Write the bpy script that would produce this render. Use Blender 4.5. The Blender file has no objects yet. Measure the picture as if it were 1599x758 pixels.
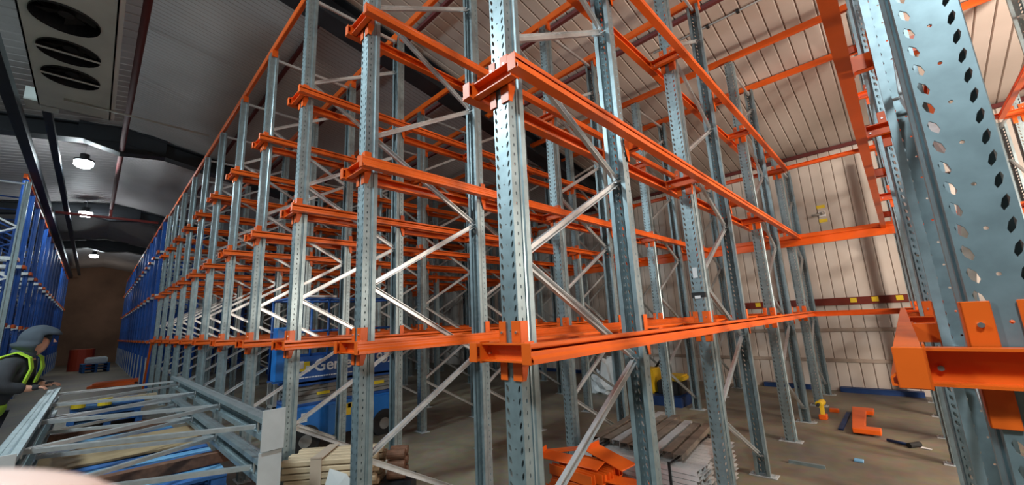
import bpy, bmesh, math, random
from mathutils import Vector, Matrix
random.seed(7)
C = bpy.context.scene.collection
sc = bpy.context.scene
PI = math.pi

# ------------------------------------------------------------------ camera, world, lights, exposure
FWD = Vector((-0.67805008, 0.71011987, 0.18967829)); RGT = Vector((0.71625538, 0.69629562, -0.046375)); UPV = Vector((0.16500397, -0.10441353, 0.98075048))
cd = bpy.data.cameras.new('camera'); cam = bpy.data.objects.new('camera', cd); C.objects.link(cam)
cam.matrix_world = Matrix(((RGT.x, UPV.x, -FWD.x, 0), (RGT.y, UPV.y, -FWD.y, 0), (RGT.z, UPV.z, -FWD.z, 1.684), (0, 0, 0, 1)))
cd.sensor_width = 36; cd.lens = 620.97 / 1599 * 36; cd.clip_start = 0.01; cd.clip_end = 200
cd.dof.use_dof = True; cd.dof.focus_distance = 4.0; cd.dof.aperture_fstop = 11
sc.camera = cam
w = bpy.data.worlds.new('world'); sc.world = w; w.use_nodes = True
w.node_tree.nodes['Background'].inputs[0].default_value = (0.55, 0.7, 0.9, 1); w.node_tree.nodes['Background'].inputs[1].default_value = 0.05
sc.view_settings.view_transform = 'Standard'; sc.view_settings.look = 'None'; sc.view_settings.gamma = 1; sc.view_settings.use_curve_mapping = False
sc.view_settings.exposure = 0.42
sc.cycles.max_bounces = 6; sc.cycles.diffuse_bounces = 3; sc.cycles.glossy_bounces = 3

def light(name, kind, loc, power, col, size=0.3, aim=None, spot=None):
    l = bpy.data.lights.new(name, kind); l.energy = power; l.color = col
    if kind == 'AREA': l.shape = 'DISK'; l.size = size
    else: l.shadow_soft_size = size
    if spot: l.spot_size = math.radians(spot); l.spot_blend = 0.6
    o = bpy.data.objects.new(name, l); C.objects.link(o); o.location = loc
    if aim is not None: o.rotation_euler = (Vector(aim) - Vector(loc)).to_track_quat('-Z', 'Y').to_euler()
    return o
COOL = (0.80, 0.95, 1.0); WARM = (1.0, 0.86, 0.72)
light('high_bay_light', 'AREA', (1.4, -2.2, 6.1), 235, COOL, 0.7, (1.0, 2.0, 1.5))
light('high_bay_light', 'AREA', (-5.0, -2.6, 6.1), 200, COOL, 0.7, (-4.5, 2.0, 1.5))
light('high_bay_light', 'AREA', (-9.0, -5.5, 5.6), 130, COOL, 0.7, (-11, 1.0, 1.0))
light('end_wall_fill', 'POINT', (-38.5, 0.0, 4.6), 22, WARM, 0.15)  # added fill that brightens the aisle's end wall, no fitting there
light('high_bay_light', 'POINT', (-14.75, -0.63, 6.15), 160, COOL, 0.12)
light('high_bay_light', 'POINT', (-20.93, -0.64, 6.15), 120, COOL, 0.12)
light('high_bay_light', 'POINT', (-31.7, -0.40, 6.1), 80, COOL, 0.12)
light('work_flood', 'AREA', (4.6, 4.2, 2.2), 330, WARM, 1.1, (-1.5, 7.5, 3.4))
light('work_flood', 'AREA', (3.4, 6.2, 4.4), 140, WARM, 0.8, (-1.5, 8.6, 1.0))

# ------------------------------------------------------------------ materials
def mat(name, col, rough=0.5, metal=0.0, vary=0.0, scale=8.0, col2=None, bump=0.0, emit=None, bscale=None, stretch=None, coat=0.0):
    m = bpy.data.materials.new(name); m.use_nodes = True; nt = m.node_tree; b = nt.nodes['Principled BSDF']
    b.inputs['Base Color'].default_value = (*col, 1); b.inputs['Roughness'].default_value = rough; b.inputs['Metallic'].default_value = metal
    if coat: b.inputs['Coat Weight'].default_value = coat
    if emit: b.inputs['Emission Color'].default_value = (*col, 1); b.inputs['Emission Strength'].default_value = emit
    if vary or col2 or bump:
        tc = nt.nodes.new('ShaderNodeTexCoord'); mp = nt.nodes.new('ShaderNodeMapping'); no = nt.nodes.new('ShaderNodeTexNoise')
        no.inputs['Scale'].default_value = scale; no.inputs['Detail'].default_value = 4
        if stretch: mp.inputs['Scale'].default_value = stretch
        nt.links.new(tc.outputs['Object'], mp.inputs[0]); nt.links.new(mp.outputs[0], no.inputs['Vector'])
        if col2 is None: col2 = tuple(max(0, c * (1 - vary)) for c in col)
        r = nt.nodes.new('ShaderNodeValToRGB'); r.color_ramp.elements[0].position = 0.35; r.color_ramp.elements[1].position = 0.65
        r.color_ramp.elements[0].color = (*col2, 1); r.color_ramp.elements[1].color = (*col, 1)
        nt.links.new(no.outputs['Fac'], r.inputs[0]); nt.links.new(r.outputs[0], b.inputs['Base Color'])
        if bump:
            bp = nt.nodes.new('ShaderNodeBump'); bp.inputs['Strength'].default_value = bump; bp.inputs['Distance'].default_value = 0.01
            n2 = nt.nodes.new('ShaderNodeTexNoise'); n2.inputs['Scale'].default_value = bscale or scale * 3
            nt.links.new(mp.outputs[0], n2.inputs['Vector']); nt.links.new(n2.outputs['Fac'], bp.inputs['Height']); nt.links.new(bp.outputs[0], b.inputs['Normal'])
    return m
M = dict(
    orange=mat('orange_paint', (0.84, 0.128, 0.009), 0.38, vary=0.12, scale=5),
    galv=mat('galvanised_steel', (0.33, 0.42, 0.45), 0.42, 0.65, vary=0.22, scale=14),
    galvb=mat('galvanised_brace', (0.72, 0.75, 0.76), 0.36, 0.62, vary=0.15, scale=20),
    zinc=mat('zinc_bolt', (0.75, 0.75, 0.74), 0.3, 0.9),
    plate=mat('base_plate_grey', (0.50, 0.54, 0.56), 0.55, 0.2, vary=0.1, scale=10),
    blue=mat('blue_rack_paint', (0.012, 0.10, 0.44), 0.4, vary=0.2, scale=4),
    navy=mat('dark_blue_paint', (0.01, 0.045, 0.17), 0.5, vary=0.3, scale=6),
    lift=mat('lift_blue_paint', (0.012, 0.17, 0.55), 0.4, vary=0.15, scale=4),
    liftdk=mat('lift_dark_blue', (0.012, 0.08, 0.30), 0.4, vary=0.15, scale=4),
    white=mat('white_paint', (0.8, 0.8, 0.8), 0.5),
    yellow=mat('yellow_marking', (0.85, 0.62, 0.03), 0.5),
    black=mat('black_rubber', (0.015, 0.015, 0.016), 0.7),
    dark=mat('dark_steel', (0.012, 0.016, 0.022), 0.55, vary=0.4, scale=3),
    scis=mat('grey_scissor_steel', (0.30, 0.29, 0.27), 0.55, vary=0.3, scale=6),
    redoxide=mat('red_oxide_steel', (0.20, 0.025, 0.012), 0.5, vary=0.3, scale=4),
    redpipe=mat('dark_red_pipe', (0.14, 0.03, 0.03), 0.85, vary=0.2, scale=4),
    wood=mat('pale_timber', (0.60, 0.47, 0.31), 0.75, vary=0.25, scale=5, stretch=(1, 8, 8)),
    bark=mat('brown_end_grain', (0.20, 0.09, 0.05), 0.8, vary=0.4, scale=20),
    ply=mat('plywood', (0.42, 0.30, 0.16), 0.7, vary=0.35, scale=3),
    palblue=mat('blue_pallet_paint', (0.03, 0.14, 0.42), 0.75, vary=0.4, scale=9),
    paltop=mat('faded_blue_pallet_board', (0.22, 0.45, 0.66), 0.8, scale=5, col2=(0.08, 0.27, 0.52)),
    wrap=mat('clear_wrap', (0.7, 0.74, 0.76), 0.25),
    skin=mat('skin', (0.62, 0.32, 0.22), 0.5),
    tip=mat('finger_skin', (0.85, 0.60, 0.52), 0.45, vary=0.08, scale=60),
    nail=mat('nail', (0.86, 0.62, 0.56), 0.25),
    jacket=mat('charcoal_jacket', (0.04, 0.045, 0.055), 0.85, vary=0.3, scale=9),
    hood=mat('grey_hood', (0.06, 0.08, 0.105), 0.85, vary=0.2, scale=9),
    hivis=mat('hi_vis_fabric', (0.50, 0.85, 0.06), 0.6),
    silver=mat('reflective_tape', (0.7, 0.72, 0.7), 0.3, 0.3),
    trouser=mat('dark_trousers', (0.03, 0.035, 0.05), 0.9),
    unit=mat('cooler_casing', (0.72, 0.78, 0.76), 0.45, vary=0.12, scale=2),
    lamp=mat('lamp_lens', (0.9, 0.97, 1.0), 0.4, emit=60),
    cable=mat('grey_conduit', (0.45, 0.45, 0.42), 0.5),
    machine=mat('yellow_machine_paint', (0.75, 0.50, 0.02), 0.45),
    newzinc=mat('bright_new_zinc', (0.78, 0.76, 0.74), 0.4, 0.35, vary=0.1, scale=12),
    rust=mat('rusty_profile', (0.30, 0.25, 0.20), 0.5, 0.4, vary=0.4, scale=8),
)
# cladding, floor
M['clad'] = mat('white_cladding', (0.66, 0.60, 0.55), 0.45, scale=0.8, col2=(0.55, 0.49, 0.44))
M['ceil'] = mat('cladding_ceiling', (0.60, 0.53, 0.48), 0.5, scale=0.6, col2=(0.48, 0.42, 0.37))
M['ceilg'] = mat('grey_ceiling_panel', (0.50, 0.48, 0.48), 0.6, scale=0.7, col2=(0.42, 0.40, 0.40), bump=0.15, bscale=40)
M['seam'] = mat('panel_seam', (0.24, 0.19, 0.16), 0.7)
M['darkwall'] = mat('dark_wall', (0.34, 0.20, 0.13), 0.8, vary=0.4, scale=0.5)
def floor_mat():
    m = mat('concrete_floor', (0.30, 0.26, 0.20), 0.5); nt = m.node_tree; b = nt.nodes['Principled BSDF']
    tc = nt.nodes.new('ShaderNodeTexCoord'); n1 = nt.nodes.new('ShaderNodeTexNoise'); n1.inputs['Scale'].default_value = 0.55; n1.inputs['Detail'].default_value = 6
    n2 = nt.nodes.new('ShaderNodeTexNoise'); n2.inputs['Scale'].default_value = 9; n2.inputs['Detail'].default_value = 5
    r = nt.nodes.new('ShaderNodeValToRGB'); e = r.color_ramp.elements
    e[0].position = 0.38; e[0].color = (0.17, 0.15, 0.12, 1); e[1].position = 0.62; e[1].color = (0.36, 0.31, 0.22, 1)
    mx = nt.nodes.new('ShaderNodeMixRGB'); mx.blend_type = 'MULTIPLY'; mx.inputs[0].default_value = 0.5
    nt.links.new(tc.outputs['Object'], n1.inputs['Vector']); nt.links.new(tc.outputs['Object'], n2.inputs['Vector'])
    nt.links.new(n1.outputs['Fac'], r.inputs[0]); nt.links.new(r.outputs[0], mx.inputs[1]); nt.links.new(n2.outputs['Color'], mx.inputs[2])
    nt.links.new(mx.outputs[0], b.inputs['Base Color'])
    rr = nt.nodes.new('ShaderNodeMapRange'); rr.inputs[3].default_value = 0.3; rr.inputs[4].default_value = 0.7
    nt.links.new(n1.outputs['Fac'], rr.inputs[0]); nt.links.new(rr.outputs[0], b.inputs['Roughness'])
    return m
M['floor'] = floor_mat()

# ------------------------------------------------------------------ mesh helpers
class MB:
    def __init__(s): s.v = []; s.f = []
    def add(s, vs, fs):
        n = len(s.v); s.v += [tuple(v) for v in vs]; s.f += [tuple(i + n for i in f) for f in fs]; return s
    def box(s, x0, x1, y0, y1, z0, z1):
        return s.add([(x0,y0,z0),(x1,y0,z0),(x1,y1,z0),(x0,y1,z0),(x0,y0,z1),(x1,y0,z1),(x1,y1,z1),(x0,y1,z1)],
                     [(0,3,2,1),(4,5,6,7),(0,1,5,4),(1,2,6,5),(2,3,7,6),(3,0,4,7)])
    def sweep(s, sec, a, b, side=None):
        """closed polygon section (u, v) swept from a to b; u along side, v along the other normal"""
        a, b = Vector(a), Vector(b); d = (b - a).normalized()
        side = Vector(side if side is not None else ((0, 0, 1) if abs(d.z) < 0.9 else (1, 0, 0)))
        u = (side - d * side.dot(d)).normalized(); v = d.cross(u); n = len(sec)
        vs = [a + u * p[0] + v * p[1] for p in sec] + [b + u * p[0] + v * p[1] for p in sec]
        return s.add(vs, [(i, (i + 1) % n, n + (i + 1) % n, n + i) for i in range(n)] + [tuple(range(n))[::-1], tuple(range(n, 2 * n))])
    def bar(s, a, b, wu, wv, side=None, bev=0.0):
        h, k = wu / 2, wv / 2
        if bev: sec = [(-h+bev,-k),(h-bev,-k),(h,-k+bev),(h,k-bev),(h-bev,k),(-h+bev,k),(-h,k-bev),(-h,-k+bev)]
        else: sec = [(-h,-k),(h,-k),(h,k),(-h,k)]
        return s.sweep(sec, a, b, side)
    def tube(s, a, b, r, n=12): return s.sweep([(r * math.cos(2*PI*i/n), r * math.sin(2*PI*i/n)) for i in range(n)], a, b)
    def prism_z(s, poly, z0, z1):
        n = len(poly); return s.add([(x, y, z0) for x, y in poly] + [(x, y, z1) for x, y in poly],
            [(i, (i+1) % n, n + (i+1) % n, n + i) for i in range(n)] + [tuple(range(n))[::-1], tuple(range(n, 2*n))])
    def mesh(s, name, m, smooth=False, mats=None):
        me = bpy.data.meshes.new(name); me.from_pydata(s.v, [], s.f); me.materials.append(m if not isinstance(m, str) else M[m])
        bm = bmesh.new(); bm.from_mesh(me); bmesh.ops.recalc_face_normals(bm, faces=bm.faces); bm.to_mesh(me); bm.free()
        if smooth: me.shade_smooth()
        return me
def link(name, me, parent=None, loc=(0,0,0), rot=(0,0,0)):
    o = bpy.data.objects.new(name, me); C.objects.link(o); o.parent = parent; o.location = loc; o.rotation_euler = rot; return o
def tag(o, label=None, cat=None, group=None, kind=None):
    if label: o['label'] = label
    if cat: o['category'] = cat
    if group: o['group'] = group
    if kind: o['kind'] = kind
    return o
def empty(name, loc, rz=0): return link(name, None, None, loc, (0, 0, rz))
def bevel(me, w, seg=2):
    bm = bmesh.new(); bm.from_mesh(me); bmesh.ops.bevel(bm, geom=list(bm.edges), offset=w, segments=seg, affect='EDGES', clamp_overlap=True); bm.to_mesh(me); bm.free(); return me
def copy_tree(o, parent=None):
    c = o.copy(); C.objects.link(c); c.parent = parent
    for ch in list(o.children): copy_tree(ch, c)
    return c
def struct(name, me, **k): return tag(link(name, me, **k), kind='structure')
def skin(name, verts, edges, radii, m, sub=2):
    me = bpy.data.meshes.new(name); me.from_pydata(verts, edges, []); o = bpy.data.objects.new(name, me); C.objects.link(o)
    o.modifiers.new('s', 'SKIN'); me.skin_vertices.new() if not me.skin_vertices else None
    for i, r in enumerate(radii):
        me.skin_vertices[0].data[i].radius = r if isinstance(r, tuple) else (r, r)
    me.skin_vertices[0].data[0].use_root = True
    sb = o.modifiers.new('u', 'SUBSURF'); sb.levels = sub; sb.render_levels = sub
    bpy.context.view_layer.update(); dg = bpy.context.evaluated_depsgraph_get()
    r = bpy.data.meshes.new_from_object(o.evaluated_get(dg)); r.materials.clear(); r.materials.append(M[m]); r.shade_smooth()
    bpy.data.objects.remove(o); return r

# ------------------------------------------------------------------ the building
XL, XR, YF, YB = -42.0, 7.0, -9.0, 10.4
def roofz(y): return 4.93 + 0.19 * (YB - y) if y >= 0 else 4.93 + 0.19 * YB + 0.14 * y
struct('floor', MB().box(XL, XR, YF, YB, -0.2, 0).mesh('floor', 'floor'))
def ribs(x0, x1, pitch, d, seamw):
    """profile across x: flat pans with a narrow standing seam; returns [(x, offset, is_seam)]"""
    p = []; x = x0
    while x < x1 - 1e-6:
        p += [(x, 0), (x + pitch - 3*seamw, 0), (x + pitch - 2*seamw, d), (x + pitch - seamw, d)]; x += pitch
    p.append((x, 0)); return p
def roof_panel(name, x0, x1, ya, yb, pitch, d, seamw, m):
    mb = MB(); p = ribs(x0, x1, pitch, d, seamw); vs = []; fs = []
    for x, o in p: vs += [(x, ya, roofz(ya) + o), (x, yb, roofz(yb) + o)]
    for i in range(len(p) - 1): fs.append((2*i, 2*i+1, 2*i+3, 2*i+2))
    mb.add(vs, fs); me = mb.mesh(name, m); me.materials.append(M['seam'])
    for k, pl in enumerate(me.polygons):
        if k % 4 in (2,): pl.material_index = 1
    n = len(vs); mb2 = MB()
    return me
struct('ceiling', roof_panel('ceiling', -5.3, XR, 0, YB, 0.19, 0.016, 0.010, 'ceil'))
struct('ceiling', roof_panel('ceiling', XL, -5.3, 0, YB, 0.10, 0.006, 0.01, 'ceilg'))
struct('ceiling', roof_panel('ceiling', XL, XR, YF, 0, 0.25, 0.02, 0.016, 'ceilg'))
struct('ceiling', MB().box(XL, XR, 0, YB, 7.2, 7.25).box(XL, XR, YF, 0, 7.2, 7.25).mesh('roof_deck', 'dark'))
def wall_back():
    p = ribs(XL, XR, 0.19, 0.016, 0.009); vs = []; fs = []
    for x, o in p: vs += [(x, YB + o, 0), (x, YB + o, roofz(YB) + 0.05)]
    for i in range(len(p) - 1): fs.append((2*i, 2*i+1, 2*i+3, 2*i+2))
    me = MB().add(vs, fs).mesh('wall_back', 'clad'); me.materials.append(M['seam'])
    for k, pl in enumerate(me.polygons):
        if k % 4 == 2: pl.material_index = 1
    return me
struct('wall_back', wall_back())
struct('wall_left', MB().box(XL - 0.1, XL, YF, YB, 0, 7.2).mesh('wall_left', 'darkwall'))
struct('wall_right', MB().box(XR, XR + 0.1, YF, YB, 0, 7.2).mesh('wall_right', 'clad'))
struct('wall_front', MB().box(XL, XR, YF - 0.1, YF, 0, 7.2).mesh('wall_front', 'dark'))
struct('trim_1', MB().box(XL, XR, YB - 0.07, YB - 0.005, roofz(YB) - 0.08, roofz(YB) - 0.01).mesh('eaves_angle', 'redpipe'))
# girt and brown shadow bands on the back wall
struct('trim_2', MB().box(-2.7, 0.9, YB - 0.06, YB - 0.003, 1.66, 1.805).mesh('wall_girt', 'redoxide'))
struct('trim_3', bevel(MB().box(-12, 6.5, YB - 0.02, YB - 0.003, 1.14, 1.21).box(-12, 6.5, YB - 0.02, YB - 0.003, 0.55, 0.62).mesh('wall_shadow_band', mat('brown_shadow_band', (0.44, 0.36, 0.30), 0.7, vary=0.3, scale=4)), 0.004, 1))  # brown bands painted in for the soft horizontal shadow lines on the wall
struct('baseboard_back', MB().box(-2.45, -1.62, YB - 0.10, YB - 0.003, 0, 0.09).box(-1.14, 0.02, YB - 0.16, YB - 0.003, 0, 0.09).box(-9.4, -6.0, YB - 0.10, YB - 0.003, 0, 0.09).mesh('blue_kerb', 'navy'))
# rafters: dark I beams with a haunch at the ridge
for k, x in enumerate((-5.35, -13.4, -21.7, -30.0, 3.0)):
    mb = MB()
    for ya, yb in ((0, YB - 0.02), (0, YF + 0.02)):
        for (hw, d0, d1) in ((0.17, 0.05, 0.08), (0.03, 0.08, 0.42), (0.17, 0.42, 0.46)):
            za, zb = roofz(ya), roofz(yb)
            mb.add([(x-hw,ya,za-d1),(x+hw,ya,za-d1),(x+hw,yb,zb-d1),(x-hw,yb,zb-d1),(x-hw,ya,za-d0),(x+hw,ya,za-d0),(x+hw,yb,zb-d0),(x-hw,yb,zb-d0)],
                   [(0,3,2,1),(4,5,6,7),(0,1,5,4),(1,2,6,5),(2,3,7,6),(3,0,4,7)])
    z = roofz(0); mb.sweep([(-0.75, -0.52), (0, -0.72), (0.85, -0.62), (0.85, -0.1), (-0.75, -0.1)], (x - 0.15, 0, z), (x + 0.15, 0, z), side=(0, 1, 0))
    o = struct('trim_%d' % (4 + k), mb.mesh('roof_rafter', 'dark'))
# dark red purlins below the sheets
for k, y in enumerate((2.0, 3.1, 4.4, 5.45)):
    struct('trim_%d' % (10 + k), MB().box(XL + 1, XR - 0.1, y - 0.03, y + 0.03, roofz(y) - 0.075, roofz(y) - 0.022).mesh('purlin', 'redpipe'))
# pipes and trays
mb = MB().tube((6.5, 0.11, 6.27), (-19.8, 0.0, 6.27), 0.05)
tag(link('sprinkler_pipe', mb.mesh('sprinkler_pipe', 'redpipe', True)), 'dark red pipe hanging below the ridge along the aisle', 'pipe')
tag(link('cross_pipe', MB().tube((-19.85, -1.30, 5.93), (-19.85, 1.3, 5.93), 0.045).tube((-19.85, 0.0, 5.93), (-19.85, 0.0, 6.22), 0.04).mesh('cross_pipe', mat('pale_red_pipe', (0.45, 0.10, 0.09), 0.5), True)), 'pale red pipe crossing the aisle under the far lamp', 'pipe')
tag(link('cable_tray', MB().box(-40, 3, -1.50, -1.34, 5.78, 5.95).box(-40, -11.1, -1.12, -1.0, 6.0, 6.1).mesh('cable_tray', 'dark')), 'dark steel cable tray running along the left of the aisle ceiling', 'cable tray')
tag(link('hanging_conduit', MB().tube((-10.05, -0.79, 5.88), (-10.12, 1.30, 5.88), 0.018).mesh('conduit', 'cable', True)), 'thin pale conduit crossing the aisle ceiling in front of the first lamp', 'conduit')
o = tag(link('ceiling_conduit', MB().tube((-2.2, 5.80, roofz(5.8) - 0.03), (1.2, 5.84, roofz(5.84) - 0.03), 0.014).mesh('conduit', 'cable', True)), 'thin grey conduit clipped across the ribbed ceiling at upper right', 'conduit')
for x in (-1.38, -0.98): link('clip', MB().box(x-0.02, x+0.02, 5.79, 5.85, roofz(5.8)-0.05, roofz(5.8)-0.01).mesh('clip', 'black'), o)
# aisle lamps
lamp0 = None
lspec = [(-14.75, -0.63, 'glaring round high bay lamp nearest in the aisle ceiling', 0.25), (-20.93, -0.64, 'second glaring aisle lamp, beside the pale red cross pipe', 0.27), (-31.7, -0.40, 'farthest small aisle lamp near the end wall', 0.30)]
hs = MB(); n = 20
for (r, z0, z1) in ((0.19, 0.0, 0.05), (0.09, 0.05, 0.20)): hs.tube((0, 0, z0), (0, 0, z1), r, n)
hs_me = hs.mesh('housing', 'dark', False); lens_me = MB().tube((0, 0, -0.10), (0, 0, 0.0), 0.18, n).tube((0, 0, -0.15), (0, 0, -0.10), 0.13, n).mesh('lens', 'lamp')
hk_me = MB().tube((0, 0, 0.20), (0, 0, 0.5), 0.008, 6).mesh('hanger', 'zinc')
for x, y, lb, _ in lspec:
    o = tag(empty('high_bay_lamp', (x, y, 6.26)), lb, 'lamp', 'aisle high bay lamps')
    link('housing', hs_me, o); link('lens', lens_me, o); link('hanger', hk_me, o)

# evaporator
def cooler():
    t = tag(empty('ceiling_cooler', (0, 0, 0)), 'pale grey ceiling air cooler with three round dark fans', 'air cooler')
    z0, z1, x0, x1, y0, y1 = 5.90, 6.28, -10.6, -5.9, -1.12, -0.20
    fans = [(-7.37, -0.69), (-8.28, -0.68), (-9.12, -0.68)]; R = 0.33
    mb = MB(); mb.box(x0, x1, y0, y0 + 0.02, z0, z1).box(x0, x1, y1 - 0.02, y1, z0, z1).box(x0, x0 + 0.02, y0, y1, z0, z1).box(x1 - 0.02, x1, y0, y1, z0, z1).box(x0, x1, y0, y1, z1 - 0.02, z1)
    # underside plate with round openings
    xs = [x0] + [(fans[i][0] + fans[i+1][0]) / 2 for i in (1, 0)][0:0] 
    cells = [(-10.6, -9.56, None), (-9.56, -8.70, fans[2]), (-8.70, -7.83, fans[1]), (-7.83, -6.95, fans[0]), (-6.95, -5.9, None)]
    for a, b, f in cells:
        if f is None: mb.add([(a,y0,z0),(b,y0,z0),(b,y1,z0),(a,y1,z0)], [(0,1,2,3)]); continue
        N = 32; vs = []; fs = []; cx, cy = f
        for k in range(N):
            an = 2*PI*k/N; c, s = math.cos(an), math.sin(an)
            tx = ((b - cx) if c > 0 else (cx - a)) / max(abs(c), 1e-6); ty = ((y1 - cy) if s > 0 else (cy - y0)) / max(abs(s), 1e-6); t_ = min(tx, ty)
            vs += [(cx + R*c, cy + R*s, z0), (cx + t_*c, cy + t_*s, z0)]
        # corner fill
        for k in range(N): fs.append((2*k, 2*k+1, (2*k+3) % (2*N), (2*k+2) % (2*N)))
        mb.add(vs, fs)
        for (qx, qy) in ((a, y0), (b, y0), (a, y1), (b, y1)):
            best = sorted(range(N), key=lambda k: (vs[2*k+1][0]-qx)**2 + (vs[2*k+1][1]-qy)**2)[:2]
            mb.add([(qx, qy, z0), vs[2*best[0]+1], vs[2*best[1]+1]], [(0, 1, 2)])
    link('casing', mb.mesh('casing', 'unit'), t)
    for i, (cx, cy) in enumerate(fans):
        ring = MB()
        N = 28
        for k in range(N):
            a0, a1 = 2*PI*k/N, 2*PI*(k+1)/N
            ring.add([(cx+R*math.cos(a0), cy+R*math.sin(a0), z0-0.03), (cx+R*math.cos(a1), cy+R*math.sin(a1), z0-0.03), (cx+R*math.cos(a1), cy+R*math.sin(a1), z0+0.2), (cx+R*math.cos(a0), cy+R*math.sin(a0), z0+0.2)], [(0,1,2,3)])
        fr = link('fan_shroud', ring.mesh('fan_shroud', 'dark', True), t)
        bl = MB().tube((cx, cy, z0+0.05), (cx, cy, z0+0.18), 0.08, 16)
        for k in range(5):
            a0 = 2*PI*k/5; a1 = a0 + 0.75
            bl.add([(cx+0.08*math.cos(a0), cy+0.08*math.sin(a0), z0+0.12), (cx+0.30*math.cos(a0), cy+0.30*math.sin(a0), z0+0.14), (cx+0.30*math.cos(a1), cy+0.30*math.sin(a1), z0+0.07), (cx+0.08*math.cos(a1), cy+0.08*math.sin(a1), z0+0.09)], [(0,1,2,3)])
        link('fan_blades', bl.mesh('fan_blades', 'black'), t)
        link('fan_guard_bar', MB().box(cx-0.02, cx+0.02, cy-R, cy+R, z0-0.04, z0-0.03).mesh('bar', 'unit'), t) if i else None
        link('fan_back', MB().tube((cx, cy, z0+0.21), (cx, cy, z0+0.22), R, 24).mesh('fan_back', 'black'), t)
    link('side_rail', MB().box(x0, x1, y1, y1 + 0.05, z0 + 0.02, z0 + 0.10).mesh('side_rail', 'white'), t)
    link('pipe_box', MB().box(-11.0, -10.6, -1.3, -0.9, 5.95, 6.2).mesh('pipe_box', 'unit'), t)
    for x in (-10.2, -8.5, -6.4): link('hanger', MB().tube((x, y0+0.05, z1), (x, y0+0.05, 6.7), 0.01, 6).tube((x, y1-0.05, z1), (x, y1-0.05, 6.8), 0.01, 6).mesh('hanger', 'zinc'), t)
cooler()

# ------------------------------------------------------------------ racking prototypes
WH, FD = 0.053, 1.224       # half web width, frame depth
PX = [(0.036, 0.100), (0.066, 0.100), (0.066, 0.070), (WH, 0.056), (WH, 0.0)]     # half section, lip to web corner
def upright_mesh(H, name, m, holes=True):
    vs = []; fs = []
    def q(*p):
        n = len(vs); vs.extend(p); fs.append(tuple(range(n, n + len(p))))
    sl = [(0, H)]
    def holed(P, u0, u1, z0, z1, poly):      # P(u,z)->xyz ; six point hole inside a cell
        cu = (u0 + u1) / 2; out = [(cu, z1), (u1, z1), (u1, z0), (cu, z0), (u0, z0), (u0, z1)]
        for k in range(6):
            a, b = out[k], out[(k+1) % 6]; c, d = poly[(k+1) % 6], poly[k]
            q(P(*a), P(*b), P(*c), P(*d))
    n = int(H / 0.05); web = lambda u, z: (u, 0, z)
    if holes:
        for k in range(n):
            z0, z1 = k * 0.05, (k + 1) * 0.05; zc = (z0 + z1) / 2
            for s in (-1, 1):
                c = s * 0.036; hx, hz = 0.0066, 0.0180; sk = s * 0.0050
                poly = [(c + sk, zc + hz), (c + hx + sk*.3, zc + hz*.45), (c + hx - sk*.6, zc - hz*.45), (c - sk, zc - hz), (c - hx - sk*.3, zc - hz*.45), (c - hx + sk*.6, zc + hz*.45)]
                u0, u1 = sorted((s * 0.019, s * WH)); holed(web, u0, u1, z0, z1, poly)
            if k % 2 == 0:
                hole = [(0.0045*math.sin(2*PI*j/6), zc + 0.0045*math.cos(2*PI*j/6)) for j in range(6)]
                holed(web, -0.019, 0.019, z0, z1, hole)
            else: q(web(-0.019, z0), web(0.019, z0), web(0.019, z1), web(-0.019, z1))
            for s in (-1, 1):
                sd = lambda u, z, s=s: (s * WH, u, z)
                c = 0.028; poly = [(c, zc+0.009), (c+0.0035, zc+0.006), (c+0.0035, zc-0.006), (c, zc-0.009), (c-0.0035, zc-0.006), (c-0.0035, zc+0.006)]
                holed(sd, 0.0, 0.056, z0, z1, poly)
        top = n * 0.05
    else:
        top = n * 0.05; q(web(-WH, 0), web(WH, 0), web(WH, top), web(-WH, top))
        for s in (-1, 1): q((s*WH, 0, 0), (s*WH, 0.056, 0), (s*WH, 0.056, top), (s*WH, 0, top))
    for s in (-1, 1):
        pts = [(s*x, y) for x, y in PX[:4]] + [(s*0.036, 0.086)][:0]
        pts = [(s*0.036, 0.088)] + pts
        for a, b in zip(pts, pts[1:]): q((a[0], a[1], 0), (b[0], b[1], 0), (b[0], b[1], top), (a[0], a[1], top))
    me = bpy.data.meshes.new(name); me.from_pydata(vs, [], fs); me.materials.append(M[m])
    bm = bmesh.new(); bm.from_mesh(me); bmesh.ops.remove_doubles(bm, verts=bm.verts, dist=0.0002); bmesh.ops.recalc_face_normals(bm, faces=bm.faces); bmesh.ops.solidify(bm, geom=list(bm.faces), thickness=0.0048); bm.to_mesh(me); bm.free()
    return me
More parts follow.
